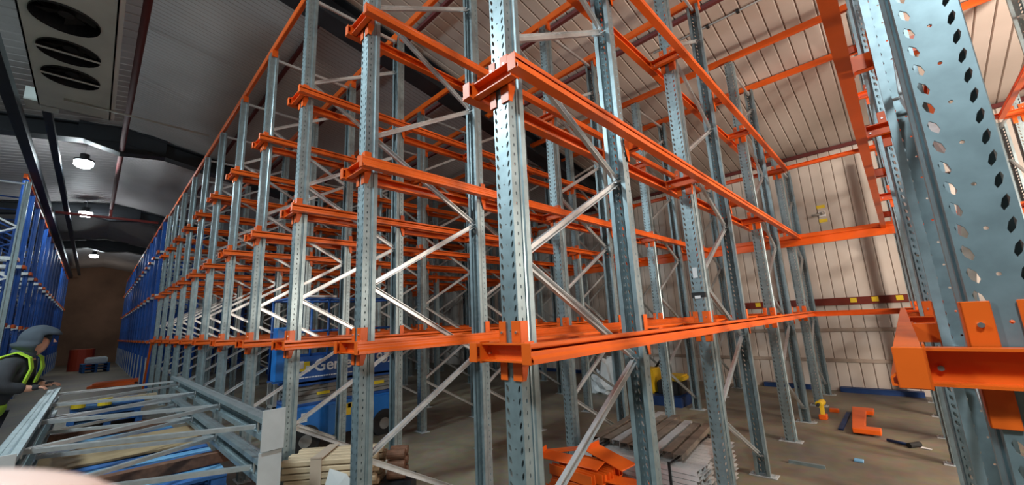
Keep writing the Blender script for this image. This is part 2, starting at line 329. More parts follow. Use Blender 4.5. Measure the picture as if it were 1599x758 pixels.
def frame_proto(H, name, m='galv', mb_='galvb', holes=True, extra_top=True):
    t = empty(name, (0, 0, 0)); um = upright_mesh(H, 'post', m, holes)
    link('post', um, t, (0, 0, 0.006)); link('post', um, t, (0, FD, 0.006), (0, 0, PI))
    bp_ = bevel(MB().box(-0.125, 0.125, -0.02, 0.115, 0, 0.008).mesh('base_plate', 'plate'), 0.002, 1)
    for y, r in ((0, 0), (FD, PI)):
        b = link('base_plate', bp_, t, (0, y, 0), (0, 0, r))
        link('anchor_bolt', MB().tube((-0.1, 0.05, 0.008), (-0.1, 0.05, 0.03), 0.009, 6).tube((0.1, 0.05, 0.008), (0.1, 0.05, 0.03), 0.009, 6).mesh('anchor_bolt', 'zinc'), b)
    yf, yb = 0.082, FD - 0.082; z = 0.20; pts = [(yb, z)]
    for k in range(20):
        z += 0.58 if k % 2 == 0 else 0.62
        if z > H - 0.25: break
        pts.append((yf if k % 2 == 0 else yb, z))
    for (ya, za), (yb_, zb) in zip(pts, pts[1:]):
        # open C brace: three walls
        d = Vector((0, yb_ - ya, zb - za)).normalized(); o = 0.02
        a = Vector((0, ya, za)) + d * o; b = Vector((0, yb_, zb)) - d * o
        sec = [(-0.019,-0.013),(0.019,-0.013),(0.019,0.013),(0.016,0.013),(0.016,-0.010),(-0.016,-0.010),(-0.016,0.013),(-0.019,0.013)]
        link('diagonal_brace', MB().sweep(sec, a, b, side=Vector((1, 0, 0)).cross(d)).mesh('brace', mb_), t)
    link('top_brace', MB().bar((0, yf, H - 0.1), (0, yb, H - 0.1), 0.036, 0.024).mesh('top_brace', mb_), t)
    bolts = MB()
    for (y, z) in pts: bolts.tube((-0.045, y, z), (0.045, y, z), 0.008, 6)
    tag(link('brace_bolts', bolts.mesh('brace_bolts', 'zinc'), t), kind='stuff')
    return t
def arm_proto():
    hw, L = 0.138, 0.04
    # C beam open to the front (-y), set in front of the post face
    sec = [(-L, -0.056), (L, -0.056), (L, -0.008), (-L, -0.008)]
    mb = MB(); mb.box(-hw, hw, -0.016, -0.010, -L, L).box(-hw, hw, -0.058, -0.010, L - 0.006, L).box(-hw, hw, -0.058, -0.010, -L, -L + 0.006)
    for s in (-1, 1): mb.box(min(s*hw, s*(hw+0.004)), max(s*hw, s*(hw+0.004)), -0.066, -0.006, -L - 0.008, L + 0.008)
    t = link('rail_arm', mb.mesh('rail_arm', 'orange'))
    for s in (-1, 1):
        p = MB(); a, b = (-0.068, -0.024) if s < 0 else (0.012, 0.068)
        p.box(a, b, -0.009, -0.003, -0.125, 0.135)
        xs = s * 0.068; xa, xb = sorted((xs, xs - s * 0.004))
        p.add([(xa,-0.009,0.135),(xb,-0.009,0.135),(xb,0.045,0.135),(xa,0.045,0.135),(xa,-0.009,-0.125),(xb,-0.009,-0.125),(xb,0.018,-0.125),(xa,0.018,-0.125),(xa,0.045,-0.04),(xb,0.045,-0.04)],
              [(0,1,2,3),(0,4,5,1),(4,7,6,5),(0,3,8,7,4),(1,5,6,9,2),(3,2,9,8),(8,9,6,7)])
        me = p.mesh('bracket_plate', 'orange'); bevel(me, 0.0015, 1)
        c = link('bracket_plate', me, t)
        bo = MB().tube((s*0.045, -0.017, 0.085), (s*0.045, -0.008, 0.085), 0.006, 6).tube((s*0.12, -0.026, -0.006), (s*0.12, -0.015, -0.006), 0.006, 6)
        link('bolt', bo.mesh('bolt', 'zinc'), t)
    return t
Y0 = [1.325, 3.75, 6.275, 8.68]                     # front web of each frame
ORD = ['first', 'second', 'third', 'fourth', 'fifth', 'sixth', 'seventh', 'eighth', 'ninth', 'tenth', 'eleventh', 'twelfth', 'thirteenth', 'fourteenth', 'fifteenth', 'sixteenth', 'seventeenth', 'eighteenth', 'nineteenth']
RX = [1.60, 0.157, -1.30, -2.845, -4.34, -5.80, -7.36, -8.95, -10.50, -12.06, -13.62, -15.17, -16.73]
LV = [1.541, 2.879, 4.172]; LN = ['bottom', 'middle', 'top']
DEEP = ['front', 'second', 'third', 'rearmost']
def rowname(r): return ('the rightmost row' if r == 0 else 'the row of the huge near post' if r == 1 else 'the %s row from the right' % ORD[r])
protos = {h: frame_proto(h, 'upright_frame') for h in (5.55, 5.38, 4.45)}
heights = [5.55, 5.55, 5.38, 4.45]; used = set(); frames = {}
for r, x in enumerate(RX):
    for k, y in enumerate(Y0):
        if r == 0 and k < 2: continue
        h = heights[k]; p = protos[h]; o = p if h not in used else copy_tree(p); used.add(h)
        o.location = (x, y, 0); frames[(r, k)] = o
        tag(o, 'galvanised upright frame, %s in depth, in %s' % (DEEP[k], rowname(r)), 'rack frame', 'galvanised upright frames of the orange racking')
ap = arm_proto(); first = True
PD = ['front', 'second', 'third', 'fourth', 'fifth', 'sixth', 'seventh']
for r, x in enumerate(RX):
    for i in range(7):
        if r == 0 and i < 4: continue
        y = Y0[i // 2] + (FD if i % 2 else 0)
        for l, z in enumerate(LV):
            o = ap if first else copy_tree(ap); first = False
            o.location = (x, y, z); o.rotation_euler = (0, 0, PI if i % 2 else 0)
            tag(o, 'orange %s level rail arm, %s post deep, %s' % (LN[l], PD[i], rowname(r)), 'rail arm', 'orange rail arms bolted to the uprights')
# pallet rails
sec = [(0, .08), (.047, .08), (.047, .066), (.043, .060), (.043, .050), (.047, .044), (.047, .032), (.060, .018), (.060, 0), (0, 0), (0, .012), (.004, .012), (.004, .004), (.056, .004), (.056, .016), (.043, .030), (.043, .076), (.004, .076), (.004, .066), (0, .066)]
YE = 8.61
def rail(s):
    y0 = 1.245; vs = [(s * (0.143 + a), y0, b - 0.04) for a, b in sec] + [(s * (0.143 + a), YE, b - 0.04) for a, b in sec]; n = len(sec)
    mb = MB().add(vs, [(i, (i+1) % n, n + (i+1) % n, n + i) for i in range(n)] + [tuple(range(n)), tuple(range(n, 2*n))])
    return mb.mesh('pallet_rail', 'orange')
rm = {s: rail(s) for s in (-1, 1)}
cap = {s: bevel(MB().box(min(s*0.141, s*0.192), max(s*0.141, s*0.192), 1.238, 1.2445, -0.044, 0.044).mesh('end_cap', 'orange'), 0.002, 1) for s in (-1, 1)}
for r, x in enumerate(RX):
    for s in (-1, 1):
        for l, z in enumerate(LV):
            o = link('pallet_rail', rm[s], None, (x, 0, z)); link('end_cap', cap[s], o)
            tag(o, 'long orange %s level pallet rail, %s side, %s' % (LN[l], 'left' if s < 0 else 'right', rowname(r)), 'pallet rail', 'orange pallet rails running into the racking')
# beams across the rows
def cbeam(x0, x1, y, z, h, d, t=0.006):
    return MB().box(x0, x1, y - t, y, z - h/2, z + h/2).box(x0, x1, y - d, y, z + h/2 - t, z + h/2).box(x0, x1, y - d, y, z - h/2, z - h/2 + t)
for l, (z, h) in enumerate(((1.535, 0.085), (2.83, 0.20), (4.18, 0.07))):
    mb = cbeam(-17.0, 3.2, 8.605, z, h, 0.045) if l != 1 else MB().box(-17.0, 3.2, 8.56, 8.605, z + 0.035, z + h/2).box(-17.0, 3.2, 8.56, 8.605, z - h/2, z - 0.035).box(-17.0, 3.2, 8.597, 8.605, z - 0.036, z + 0.036)
    o = link('cross_beam', mb.mesh('cross_beam', 'orange'))
    tag(o, 'orange %s level cross beam across the rear ends of the rails' % LN[l], 'beam', 'orange cross beams along the back')
TB = ['front uprights along the aisle', 'second line of uprights', 'third line of uprights', 'fourth line of uprights', 'fifth line of uprights', 'sixth line of uprights']
for i in range(6):
    y = Y0[i // 2] + (FD - 0.05 if i % 2 else 0.05); z = 5.60 if i < 5 else 5.41
    if i == 4: z = 5.43
    mb = MB().bar((-17.1, y, z), (3.0, y, z), 0.095, 0.05, bev=0.006)
    o = tag(link('top_tie_beam', mb.mesh('top_tie_beam', 'orange')), 'orange top tie beam over the ' + TB[i], 'beam', 'orange tie beams on top of the uprights')
    ho = 5.55 if i < 4 else 5.38
    for x in RX: link('post_cap', MB().box(x - 0.075, x + 0.075, y - 0.035, y + 0.035, z - 0.15, z - 0.046).mesh('post_cap', 'orange'), o) if x > -8 and i < 4 else None
# slanting orange end brace by the aisle
tag(link('end_brace', MB().bar((-16.95, 1.30, 1.50), (-17.9, 1.30, 0.05), 0.10, 0.05).mesh('end_brace', 'orange')), 'orange slanting brace down to the floor at the far end of the orange rows', 'brace')
# stickers on the middle frame of the third row
f = frames[(2, 1)]
link('paper_sticker', MB().box(-0.022, 0.018, -0.0052, -0.0042, 1.975, 2.07).mesh('sticker', 'white'), f)
link('black_tape', MB().box(-0.058, 0.058, -0.006, 0.03, 1.80, 1.845).mesh('tape', 'black'), f)
link('hanging_tag', MB().box(-0.03, 0.02, -0.009, -0.007, 1.79, 1.815).mesh('tag', 'white'), f)

# ------------------------------------------------------------------ blue racking beyond
bl = frame_proto(5.65, 'blue_upright_frame', 'blue', 'blue', holes=False)
guard = MB().box(-0.075, 0.075, -0.03, -0.004, 0, 1.0).mesh('guard', 'plate'); link('foot_guard', guard, bl)
tip_me = bevel(MB().box(-0.19, 0.19, -0.07, -0.01, -0.045, 0.045).mesh('tip', 'orange'), 0.004, 1)
gr = MB()
for s in (-1, 1): gr.box(min(s*0.13, s*0.19), max(s*0.13, s*0.19), 0.0, 5.0, -0.04, 0.04)
grm = gr.mesh('grey_rail', 'galvb')
firstb = True; nR = 15
for side in (0, 1):
    for j in range(nR + (1 if side else 0)):
        x = (-18.3 - 1.55 * j) if side == 0 else (-15.1 - 1.62 * j)
        if x < XL + 0.6: continue
        who = ('right hand blue rack' if side == 0 else 'left hand blue rack'); on = ORD[j]
        for k in range(2):
            o = bl if firstb else copy_tree(bl); firstb = False
            y = (1.33 + 2.45 * k) if side == 0 else (-1.5 - 2.45 * k)
            o.location = (x, y, 0); o.rotation_euler = (0, 0, 0 if side == 0 else PI)
            tag(o, 'tall blue %s upright frame of the %s row in the %s' % (('front', 'rear')[k], on, who), 'rack frame', 'blue upright frames beyond the orange rows')
        for l, z in enumerate((1.50, 3.05, 4.55)) if side == 0 else enumerate((2.1, 3.65)):
            o = link('blue_rack_arm', tip_me, None, (x, 1.33 if side == 0 else -1.5, z), (0, 0, 0 if side == 0 else PI)); link('rail', grm, o)
            tag(o, 'orange tipped grey rail at level %s of the %s row, %s' % (('one', 'two', 'three')[l], on, who), 'pallet rail', 'grey rails with orange tips in the blue racks')
for side, y in ((0, 1.38), (1, -1.55)):
    o = link('blue_rack_top_beam', MB().bar((-17.6 if side == 0 else -14.9, y, 5.70), (-41, y, 5.70), 0.11, 0.07).mesh('top_beam', 'orange'))
    tag(o, 'faded orange top beam along the %s hand blue rack' % ('right', 'left')[side], 'beam')
o = copy_tree(frames[(4, 1)]); o.location = (-14.75, -1.42, 0); o.rotation_euler = (0, 0, PI)
tag(o, 'bare grey upright frame at the near corner of the left hand blue rack', 'rack frame')
del o['group']

# ------------------------------------------------------------------ frames lying on pallets
def lay(z, x, tilt=0.0):
    o = copy_tree(protos[4.45]); o.location = (x, -0.300, z)
    # local z -> -x ; local y -> +y ; local x -> z
    R = Matrix(((0, 0, -1), (0, 1, 0), (1, 0, 0)))
    R = Matrix.Rotation(tilt, 3, 'Z') @ R
    o.rotation_euler = R.to_euler(); return o
for k, (z, x) in enumerate(((1.058, -3.04), (0.800, -3.07))):
    tag(lay(z, x), ('galvanised upright frame lying flat on top, beside the hooded person', 'galvanised upright frame lying flat under the topmost one, on blue pallets')[k], 'rack frame', 'loose upright frames lying flat')
def pallet_proto():
    t = link('pallet', MB().box(-.6,.6,-.5,-.4,.0,.022).box(-.6,.6,-.05,.05,.0,.022).box(-.6,.6,.4,.5,.0,.022).mesh('pallet_base', 'palblue'))
    for i, x in enumerate((-.55, -.37, -.185, 0, .185, .37, .55)):
        link('top_board', MB().box(x-.065, x+.065, -.5, .5, .122, .144).mesh('top_board', 'paltop' if i % 2 else 'palblue'), t)
    for y in (-.45, 0, .45): link('stringer', MB().box(-.6, .6, y-.05, y+.05, .10, .122).mesh('stringer', 'palblue'), t)
    b = MB()
    for x in (-.53, 0, .53):
        for y in (-.45, 0, .45): link('block', MB().box(x-.07, x+.07, y-.05, y+.05, .022, .10).mesh('block', 'palblue'), t)
    return t
pp = pallet_proto(); fp = True
def pallet(x, y, z, rz, lb, grp='blue wooden pallets'):
    global fp
    o = pp if fp else copy_tree(pp); fp = False; o.location = (x, y, z); o.rotation_euler = (0, 0, rz); tag(o, lb, 'pallet', grp)
LAY = ['lowest', 'second', 'third', 'topmost']
for k in range(4): pallet(-4.75, 0.40, 0.146 * k, 0.05 * (-1) ** k, 'blue pallet under the near part of the lying frames, %s of its stack' % LAY[k])
for k in range(4): pallet(-6.75, 0.30, 0.146 * k, -0.04 * (-1) ** k, 'blue pallet under the far part of the lying frames, %s of its stack' % LAY[k])
for k in range(3): pallet(-11.9, 0.35, 0.146 * k, 0.03 * (-1) ** k, 'blue pallet stacked beyond the lying frames, %s of its stack' % ('lowest', 'middle', 'topmost')[k])
for x in (-4.5, -6.9): tag(link('timber_bearer', MB().box(x-.05, x+.05, -.40, .98, 0.586, 0.672).mesh('bearer', 'bark')), 'wooden bearer between the %s pallet stack and the lying frames' % ('near' if x > -5 else 'far'), 'timber')
tag(link('plywood_sheet', MB().box(-6.45, -5.4, -.35, .95, 0.586, 0.604).mesh('ply', 'ply')), 'tan plywood sheet beneath the lying frames', 'plywood')
tag(link('timber_plank', MB().box(-12.0, -11.82, -.35, 1.1, 0.439, 0.48).mesh('plank', 'wood')), 'pale timber plank across the pallets beyond the lying frames', 'plank')
for k, (x, y) in enumerate(((-11.3, -0.05), (-11.25, 0.3))):
    mb = MB().tube((x, y, 0.439), (x, y, 0.55), 0.10, 14); o = tag(link('yellow_tub', mb.mesh('tub', 'yellow')), 'small yellow tub on the far pallets, %s one' % ('left', 'right')[k], 'tub', 'yellow tubs on the pallets')
    link('lid', MB().tube((x, y, 0.55), (x, y, 0.565), 0.106, 14).mesh('lid', 'yellow'), o)
# orange parts heap and clutter far down the aisle
for k in range(6):
    o = link('loose_rail_arm', MB().box(-.6, .6, -.05, .05, 0, .08).mesh('loose_arm', 'orange'), None, (-20.6 - 0.3 * (k % 3), 0.65 + 0.04 * k, 0.082 * (k // 3)), (0, 0, 1.45 + 0.05 * k))
    tag(o, 'loose orange beam lying in the aisle floor heap, %s from the near side, %s layer' % (('first', 'second', 'third')[k % 3], ('lower', 'upper')[k // 3]), 'beam', 'orange beams heaped on the aisle floor')
for k in range(3): pallet(-31.0, 0.25, 0.146 * k, 0.1, 'small far blue pallet at the end of the aisle, %s of its stack' % ('lowest', 'middle', 'topmost')[k], 'far pallets')
mb = MB(); mb.box(-31.5, -30.5, -0.15, 0.7, 0.439, 0.75)
tag(link('wrapped_load', bevel(mb.mesh('wrapped_load', 'wrap'), 0.06, 3)), 'white wrapped load on the far aisle pallets', 'load')
tag(link('red_drum', MB().tube((-33.5, -0.3, 0), (-33.5, -0.3, 1.15), 0.5, 20).mesh('drum', mat('red_plastic', (0.45, 0.05, 0.02), 0.5))), 'round red drum standing near the end of the aisle', 'drum')
# red steel stillage behind the person
t = tag(empty('steel_stillage', (-11.6, -1.9, 0)), 'dark red steel stillage behind the hooded person', 'stillage')
for sx in (-1, 1):
    for sy in (-1, 1): link('post', MB().box(sx*.9-.04, sx*.9+.04, sy*.5-.04, sy*.5+.04, 0, 2.0).mesh('post', 'redoxide'), t)
mb = MB()
for z in (0.9, 1.35, 1.96):
    for sy in (-1, 1): mb.box(-.9, .9, sy*.5-.03, sy*.5+.03, z, z+.06)
    for sx in (-1, 1): mb.box(sx*.9-.03, sx*.9+.03, -.5, .5, z, z+.06)
link('side_rails', mb.mesh('side_rails', 'redoxide'), t); link('deck', MB().box(-.88, .88, -.48, .48, 0.9, 0.93).mesh('deck', 'redoxide'), t)
link('side_panel', MB().box(-.88, .88, -.50, -.49, 0.95, 1.9).mesh('panel', 'redoxide'), t)

# ------------------------------------------------------------------ scissor lift
def lift():
    t = tag(empty('scissor_lift', (-6.57, 2.75, 0)), 'blue scissor lift parked inside the racking behind the uprights', 'scissor lift')
    hw = 0.37
    base = bevel(MB().box(-hw, hw, -0.80, 0.82, 0.16, 0.62).mesh('chassis', 'lift'), 0.03, 2); link('chassis', base, t)
    link('chassis_cover', bevel(MB().box(-hw + .03, hw - .03, -0.78, 0.80, 0.62, 0.66).mesh('cover', 'liftdk'), 0.008, 1), t)
    for y in (-0.56, 0.62):
        for s in (-1, 1):
            w_ = link('wheel', MB().tube((s*(hw+0.002), y, 0.165), (s*(hw-0.10), y, 0.165), 0.165, 24).mesh('tyre', 'black'), t)
            link('hub', MB().tube((s*(hw+0.006), y, 0.165), (s*(hw+0.002), y, 0.165), 0.085, 16).mesh('hub', 'scis'), w_)
            link('wheel_arch', MB().tube((s*(hw+0.001), y, 0.175), (s*(hw-0.11), y, 0.175), 0.205, 24).mesh('arch', 'dark'), t)
    # stowed scissor arms
    for k in range(4):
        z = 0.685 + 0.062 * k
        for s in (-1, 1):
            for d in (-1, 1):
                link('scissor_arm', MB().bar((s*(0.31 - (0.05 if d > 0 else 0)), -0.72, z + 0.012*d), (s*(0.31 - (0.05 if d > 0 else 0)), 0.74, z - 0.012*d), 0.052, 0.03).mesh('scissor_arm', 'scis'), t)
        link('pivot_tube', MB().tube((-0.33, -0.70, z), (0.33, -0.70, z), 0.02, 10).tube((-0.33, 0.72, z), (0.33, 0.72, z), 0.02, 10).tube((-0.33, 0, z), (0.33, 0, z), 0.02, 10).mesh('pivot', 'zinc'), t)
    deck = MB().box(-hw, hw, -0.88, 0.80, 0.93, 0.96).box(hw - .02, hw, -0.86, 0.80, 0.90, 1.30).box(-hw, -hw + .02, -0.86, 0.80, 0.90, 1.30).box(-hw, hw, 0.78, 0.80, 0.93, 1.08)
    link('platform', deck.mesh('platform', 'liftdk'), t)
    rl = MB()
    for z in (1.65, 2.12):
        for s in (-1, 1): rl.tube((s*(hw-.02), -0.86, z), (s*(hw-.02), 0.78, z), 0.019, 8)
        rl.tube((-hw+.02, 0.78, z), (hw-.02, 0.78, z), 0.019, 8).tube((-hw+.02, -0.86, z), (hw-.02, -0.86, z), 0.019, 8)
    for s in (-1, 1):
        for y in (-0.86, -0.3, 0.25, 0.78): rl.tube((s*(hw-.02), y, 0.96), (s*(hw-.02), y, 2.12), 0.019, 8)
    link('guard_rail', rl.mesh('guard_rail', 'liftdk', True), t)
    link('white_top_rail', MB().tube((hw-.02, -0.84, 2.155), (hw-.02, -0.2, 2.155), 0.018, 8).mesh('white_rail', 'white', True), t)
    link('control_box', bevel(MB().box(hw - .16, hw + .02, -1.0, -0.88, 1.0, 1.72).mesh('control_box', 'lift'), 0.01, 1), t)
    link('ladder', MB().box(-.18, -.14, -0.92, -0.88, 0.2, 0.95).box(.10, .14, -0.92, -0.88, 0.2, 0.95).box(-.18, .14, -0.92, -0.88, 0.35, 0.38).box(-.18, .14, -0.92, -0.88, 0.62, 0.65).mesh('ladder', 'scis'), t)
    fx = hw + 0.003
    for y0, y1, z0, z1 in ((-0.10, 0.07, 0.40, 0.56), (0.34, 0.43, 0.30, 0.52), (0.25, 0.42, 0.12+.05, 0.25), (0.02, 0.1, 0.5, 0.57)):
        link('warning_label', MB().box(hw, fx, y0, y1, z0, z1).mesh('label', 'yellow'), t)
    for y0, y1, z0, z1 in ((-0.42, -0.24, 0.75, 0.79), (0.45, 0.62, 0.77, 0.82)):
        link('scissor_label', MB().box(0.33, 0.336, y0, y1, z0, z1).mesh('label', 'yellow'), t)
    link('white_label', MB().box(hw, fx, -0.63, -0.55, 0.42, 0.54).mesh('label', 'white'), t)
    link('control_hole', MB().box(hw, fx, -0.08, 0.0, 0.22, 0.34).mesh('hole', 'dark'), t)
    def txt(s, y, z, size, name, shear=0):
        cu = bpy.data.curves.new(name, 'FONT'); cu.body = s; cu.size = size; cu.extrude = 0.001; cu.offset = 0.004; cu.shear = shear
        o = bpy.data.objects.new(name, cu); C.objects.link(o); bpy.context.view_layer.update(); dg = bpy.context.evaluated_depsgraph_get()
        me = bpy.data.meshes.new_from_object(o.evaluated_get(dg)); bpy.data.objects.remove(o); me.materials.clear(); me.materials.append(M['white'])
        link(name, me, t, (hw + 0.002, y, z), (PI/2, 0, PI/2))
    txt('Genie', -0.49, 1.09, 0.23, 'maker_lettering'); txt('1932', 0.33, 1.10, 0.22, 'number_lettering', 0.2)
    mk = MB().box(hw, fx, -0.68, -0.55, 1.10, 1.23); mk = link('logo_square', mk.mesh('logo', 'yellow'), t)
    link('logo_mark', MB().box(fx, fx+.001, -0.69, -0.63, 1.14, 1.24).box(fx, fx+.001, -0.60, -0.54, 1.09, 1.17).mesh('mark', 'white'), mk)
    tx = MB(); y = -0.68
    while y < 0.05: d = random.uniform(.02, .06); tx.box(hw, fx, y, y + d, 1.005, 1.02); y += d + 0.008
    link('small_print_line', tx.mesh('small_print', 'white'), t)
lift()

# ------------------------------------------------------------------ goods on the floor by the uprights
def csec(w, h, t): return [(-w/2,-h/2),(w/2,-h/2),(w/2,h/2),(w/2-t,h/2),(w/2-t,-h/2+t),(-w/2+t,-h/2+t),(-w/2+t,h/2),(-w/2,h/2)]
t = tag(empty('profile_bundle', (-2.05, 4.12, 0)), 'strapped bundle of galvanised steel profiles stacked on the floor', 'steel bundle')
for lz in range(8):
    for k in range(12):
        y = -0.46 + 0.0835 * k; sx = random.uniform(-0.02, 0.02)
        link('profile', MB().sweep([(a, b) for a, b in [(u, -v) for u, v in csec(0.036, 0.076, 0.003)]], (-0.60 + sx, y, 0.06 + 0.041*lz), (0.60 + sx, y, 0.06 + 0.041*lz), side=(0, 0, 1)).mesh('profile', 'newzinc'), t)
for x in (-0.42, -0.36, 0.36):
    link('strap', MB().box(x-.012, x+.012, -0.507, -0.502, 0.0, 0.40).box(x-.012, x+.012, -0.507, 0.507, 0.382, 0.386).box(x-.012, x+.012, 0.502, 0.507, 0.0, 0.40).mesh('strap', 'black'), t)
for x in (-0.45, 0.45): link('bearer', MB().box(x-.04, x+.04, -.5, .5, 0, .038).mesh('bearer', 'wood'), t)
cols = ['rust', 'rust', 'galvb', 'wood', 'rust', 'rust', 'galvb', 'rust', 'wood']
pos = ['first', 'second', 'third', 'fourth', 'fifth', 'sixth', 'seventh', 'eighth', 'ninth']
for k in range(9):
    x = -2.50 + 0.108 * k; dx = -0.13; L0, L1 = 3.72 + random.uniform(-.03, .05), 5.0 + random.uniform(-.2, .2)
    m = cols[k] if cols[k] != 'wood' else 'rust'
    o = link('loose_profile', MB().sweep(csec(0.08, 0.045, 0.003), (x, L0, 0.428), (x + dx, L1, 0.428), side=(1, 0, 0)).mesh('loose_profile', m))
    tag(o, 'loose %s profile on the strapped bundle, %s from the left' % ('bright galvanised' if m == 'galvb' else 'brown tinged steel', pos[k]), 'steel profile', 'loose profiles on top of the bundle')
# heap of orange arms
random.seed(3)
names_h = ['lowest', 'second', 'third', 'upper']
for lz in range(4):
    for k in range(5):
        mb = MB().box(-.24, .24, -.024, .024, 0, .006).box(-.24, .24, -.024, -.018, 0, .085).box(-.24, .24, .018, .024, 0, .085)
        ang = (0.10, -0.16, 0.22, -0.08)[lz]
        o = link('spare_rail_arm', bevel(mb.mesh('spare_arm', 'orange'), 0.0015, 1), None, (-2.36 + random.uniform(-.05, .05) + 0.03 * lz, 3.02 + 0.085 * k, 0.02 + 0.092 * lz), (0, 0, ang))
        tag(o, 'orange spare rail arm in the left floor heap, %s layer, %s from the front' % (names_h[lz], pos[k]), 'rail arm', 'heap of orange spare arms')
for lz in range(3):
    for k in range(4):
        mb = MB().box(-.17, .17, -.03, .03, 0, .006).box(-.17, .17, -.03, -.024, 0, .07).box(-.17, .17, .024, .03, 0, .07)
        o = link('spare_rail_arm', bevel(mb.mesh('spare_arm', 'orange'), 0.0015, 1), None, (-1.85, 3.06 + 0.105 * k, 0.02 + 0.092 * lz), (0, 0, (-0.15, 0.2, -0.05)[lz]))
        tag(o, 'short orange spare arm in the right floor heap, %s layer, %s from the front' % (('lowest', 'middle', 'upper')[lz], pos[k]), 'rail arm', 'heap of orange spare arms')
for j, (x, y, z, rx, ry, rz, w_, lb) in enumerate(((-2.40, 3.14, 0.405, 0.10, 0.04, 0.15, .30, 'wide orange plate on top of the heap of spare arms'), (-2.62, 3.34, 0.40, -0.10, -0.12, 0.5, .20, 'orange plate at the left end of the heap of spare arms'), (-2.12, 3.36, 0.42, 0.14, 0.10, -0.3, .24, 'orange plate tilted at the back of the heap of spare arms'), (-1.88, 3.20, 0.312, 0.0, 0.0, 0.1, .16, 'orange plate at the right end of the heap of spare arms'))):
    o = link('spare_plate', bevel(MB().box(-w_, w_, -.085, .085, 0, .010).box(-w_, -w_ + .01, -.085, .085, 0, .05).mesh('spare_plate', 'orange'), 0.002, 1), None, (x, y, z), (rx, ry, rz)); tag(o, lb, 'steel plate')
tag(link('leaning_rail', MB().bar((-2.90, 2.62, 0.03), (-2.22, 2.90, 0.20), 0.07, 0.05, bev=.006).mesh('leaning_rail', mat('faded_pink_primer', (0.62, 0.22, 0.15), 0.5))), 'faded pinkish rail leaning against the heap of orange arms', 'rail')
# timber stack
t = tag(empty('timber_stack', (-3.77, 1.60, 0), math.atan2(0.75, 0.68)), 'strapped stack of pale timber battens between the uprights', 'timber stack')
for lz in range(12):
    for k in range(5):
        sx = random.uniform(-0.03, 0.03)
        link('batten', bevel(MB().box(-0.37 + sx, 0.37 + sx, -0.19 + 0.078*k, -0.19 + 0.078*k + 0.07, 0.02 + 0.05*lz, 0.02 + 0.05*lz + 0.042).mesh('batten', 'wood'), 0.006, 1), t)
link('band', MB().box(-0.14, -0.05, -0.205, -0.196, 0.02, 0.64).box(-0.14, -0.05, -0.205, 0.205, 0.622, 0.628).mesh('band', mat('brown_paper_band', (0.45, 0.36, 0.28), 0.7)), t)
link('wrap_sheet', MB().add([(0.02,-0.21,0.55),(0.16,-0.215,0.5),(0.24,-0.21,0.38),(0.10,-0.22,0.42),(-0.02,-0.21,0.4)], [(0,1,3),(1,2,3),(0,3,4)]).mesh('wrap_sheet', 'wrap'), t)
for lz in range(3):
    for k in range(2):
        x, y = -3.44 + 0.085 * k, 2.02 - 0.08 * k
        o = link('log_offcut', MB().tube((x - .05, y - .055, 0.425 + 0.08 * lz), (x + .05, y + .055, 0.425 + 0.08 * lz), 0.038, 14).mesh('offcut', 'bark'))
        tag(o, 'brown round offcut beside the timber stack, %s of the %s column' % (('lowest', 'middle', 'topmost')[lz], ('left', 'right')[k]), 'offcut', 'brown offcuts by the timber stack')
tag(link('offcut_crate', MB().box(-0.13, 0.13, -0.12, 0.12, 0.0, 0.38).mesh('crate', 'dark'), None, (-3.40, 1.99, 0), (0, 0, 0.83)), 'dark crate carrying the brown round offcuts', 'crate')
# orange shaped bracket on the floor, tools, bits
br = [(-0.84, 8.45), (-0.58, 8.45), (-0.58, 8.20), (-0.66, 8.20), (-0.62, 7.20), (-0.46, 7.20), (-0.46, 7.02), (-0.74, 7.02)]
tag(link('floor_bracket', bevel(MB().prism_z(br, 0.03, 0.09).mesh('floor_bracket', 'orange'), 0.006, 1)), 'C shaped orange steel piece lying alone on the floor', 'bracket')
link('bracket_shadow', MB().box(-0.91, -0.855, 7.2, 8.35, 0, 0.02).mesh('bracket_shadow', 'navy'), None); tag(bpy.data.objects['bracket_shadow'], 'thin dark strip standing in for the shadow beside the orange C shaped piece', 'strip')  # dark strip laid where the bracket's shadow falls on the floor
t = tag(empty('mallet', (-0.28, 6.85, 0)), 'small dark blue handled mallet on the floor', 'mallet')
link('handle', MB().tube((-0.13, 0.07, 0.02), (0.10, -0.05, 0.02), 0.017, 10).mesh('handle', 'navy', True), t); link('head', MB().tube((0.06, -0.11, 0.03), (0.15, 0.02, 0.03), 0.03, 10).mesh('head', 'black'), t)
tag(link('paper_scrap', MB().add([(-0.13,6.80,0.004),(-0.04,6.76,0.012),(-0.03,6.82,0.004),(-0.11,6.86,0.01)], [(0,1,2,3)]).add([(-0.13,6.80,0.002),(-0.04,6.76,0.006),(-0.03,6.82,0.002),(-0.11,6.86,0.005)], [(3,2,1,0)]).mesh('scrap', 'white')), 'white scrap of paper right of the mallet on the floor', 'paper')
tag(link('blue_offcut', bevel(MB().box(-0.66, -0.58, 5.88, 5.96, 0, 0.02).mesh('blue_offcut', 'paltop'), 0.004, 1)), 'tiny pale blue offcut on the floor in front of the orange piece', 'offcut')
t = tag(empty('cordless_drill', (-1.13, 7.78, 0)), 'yellow and orange power drill standing at an upright foot', 'drill')
link('body', MB().tube((-0.02, -0.1, 0.22), (0.0, 0.12, 0.22), 0.045, 12).mesh('body', 'machine'), t); link('grip', MB().bar((0, 0.02, 0.2), (0, -0.03, 0.06), 0.05, 0.04).mesh('grip', 'machine'), t)
link('battery', bevel(MB().box(-.05, .05, -.09, .05, 0, .07).mesh('battery', 'orange'), .008, 1), t); link('chuck', MB().tube((-0.02, -0.1, 0.22), (-0.02, -0.19, 0.22), 0.022, 10).mesh('chuck', 'black'), t)
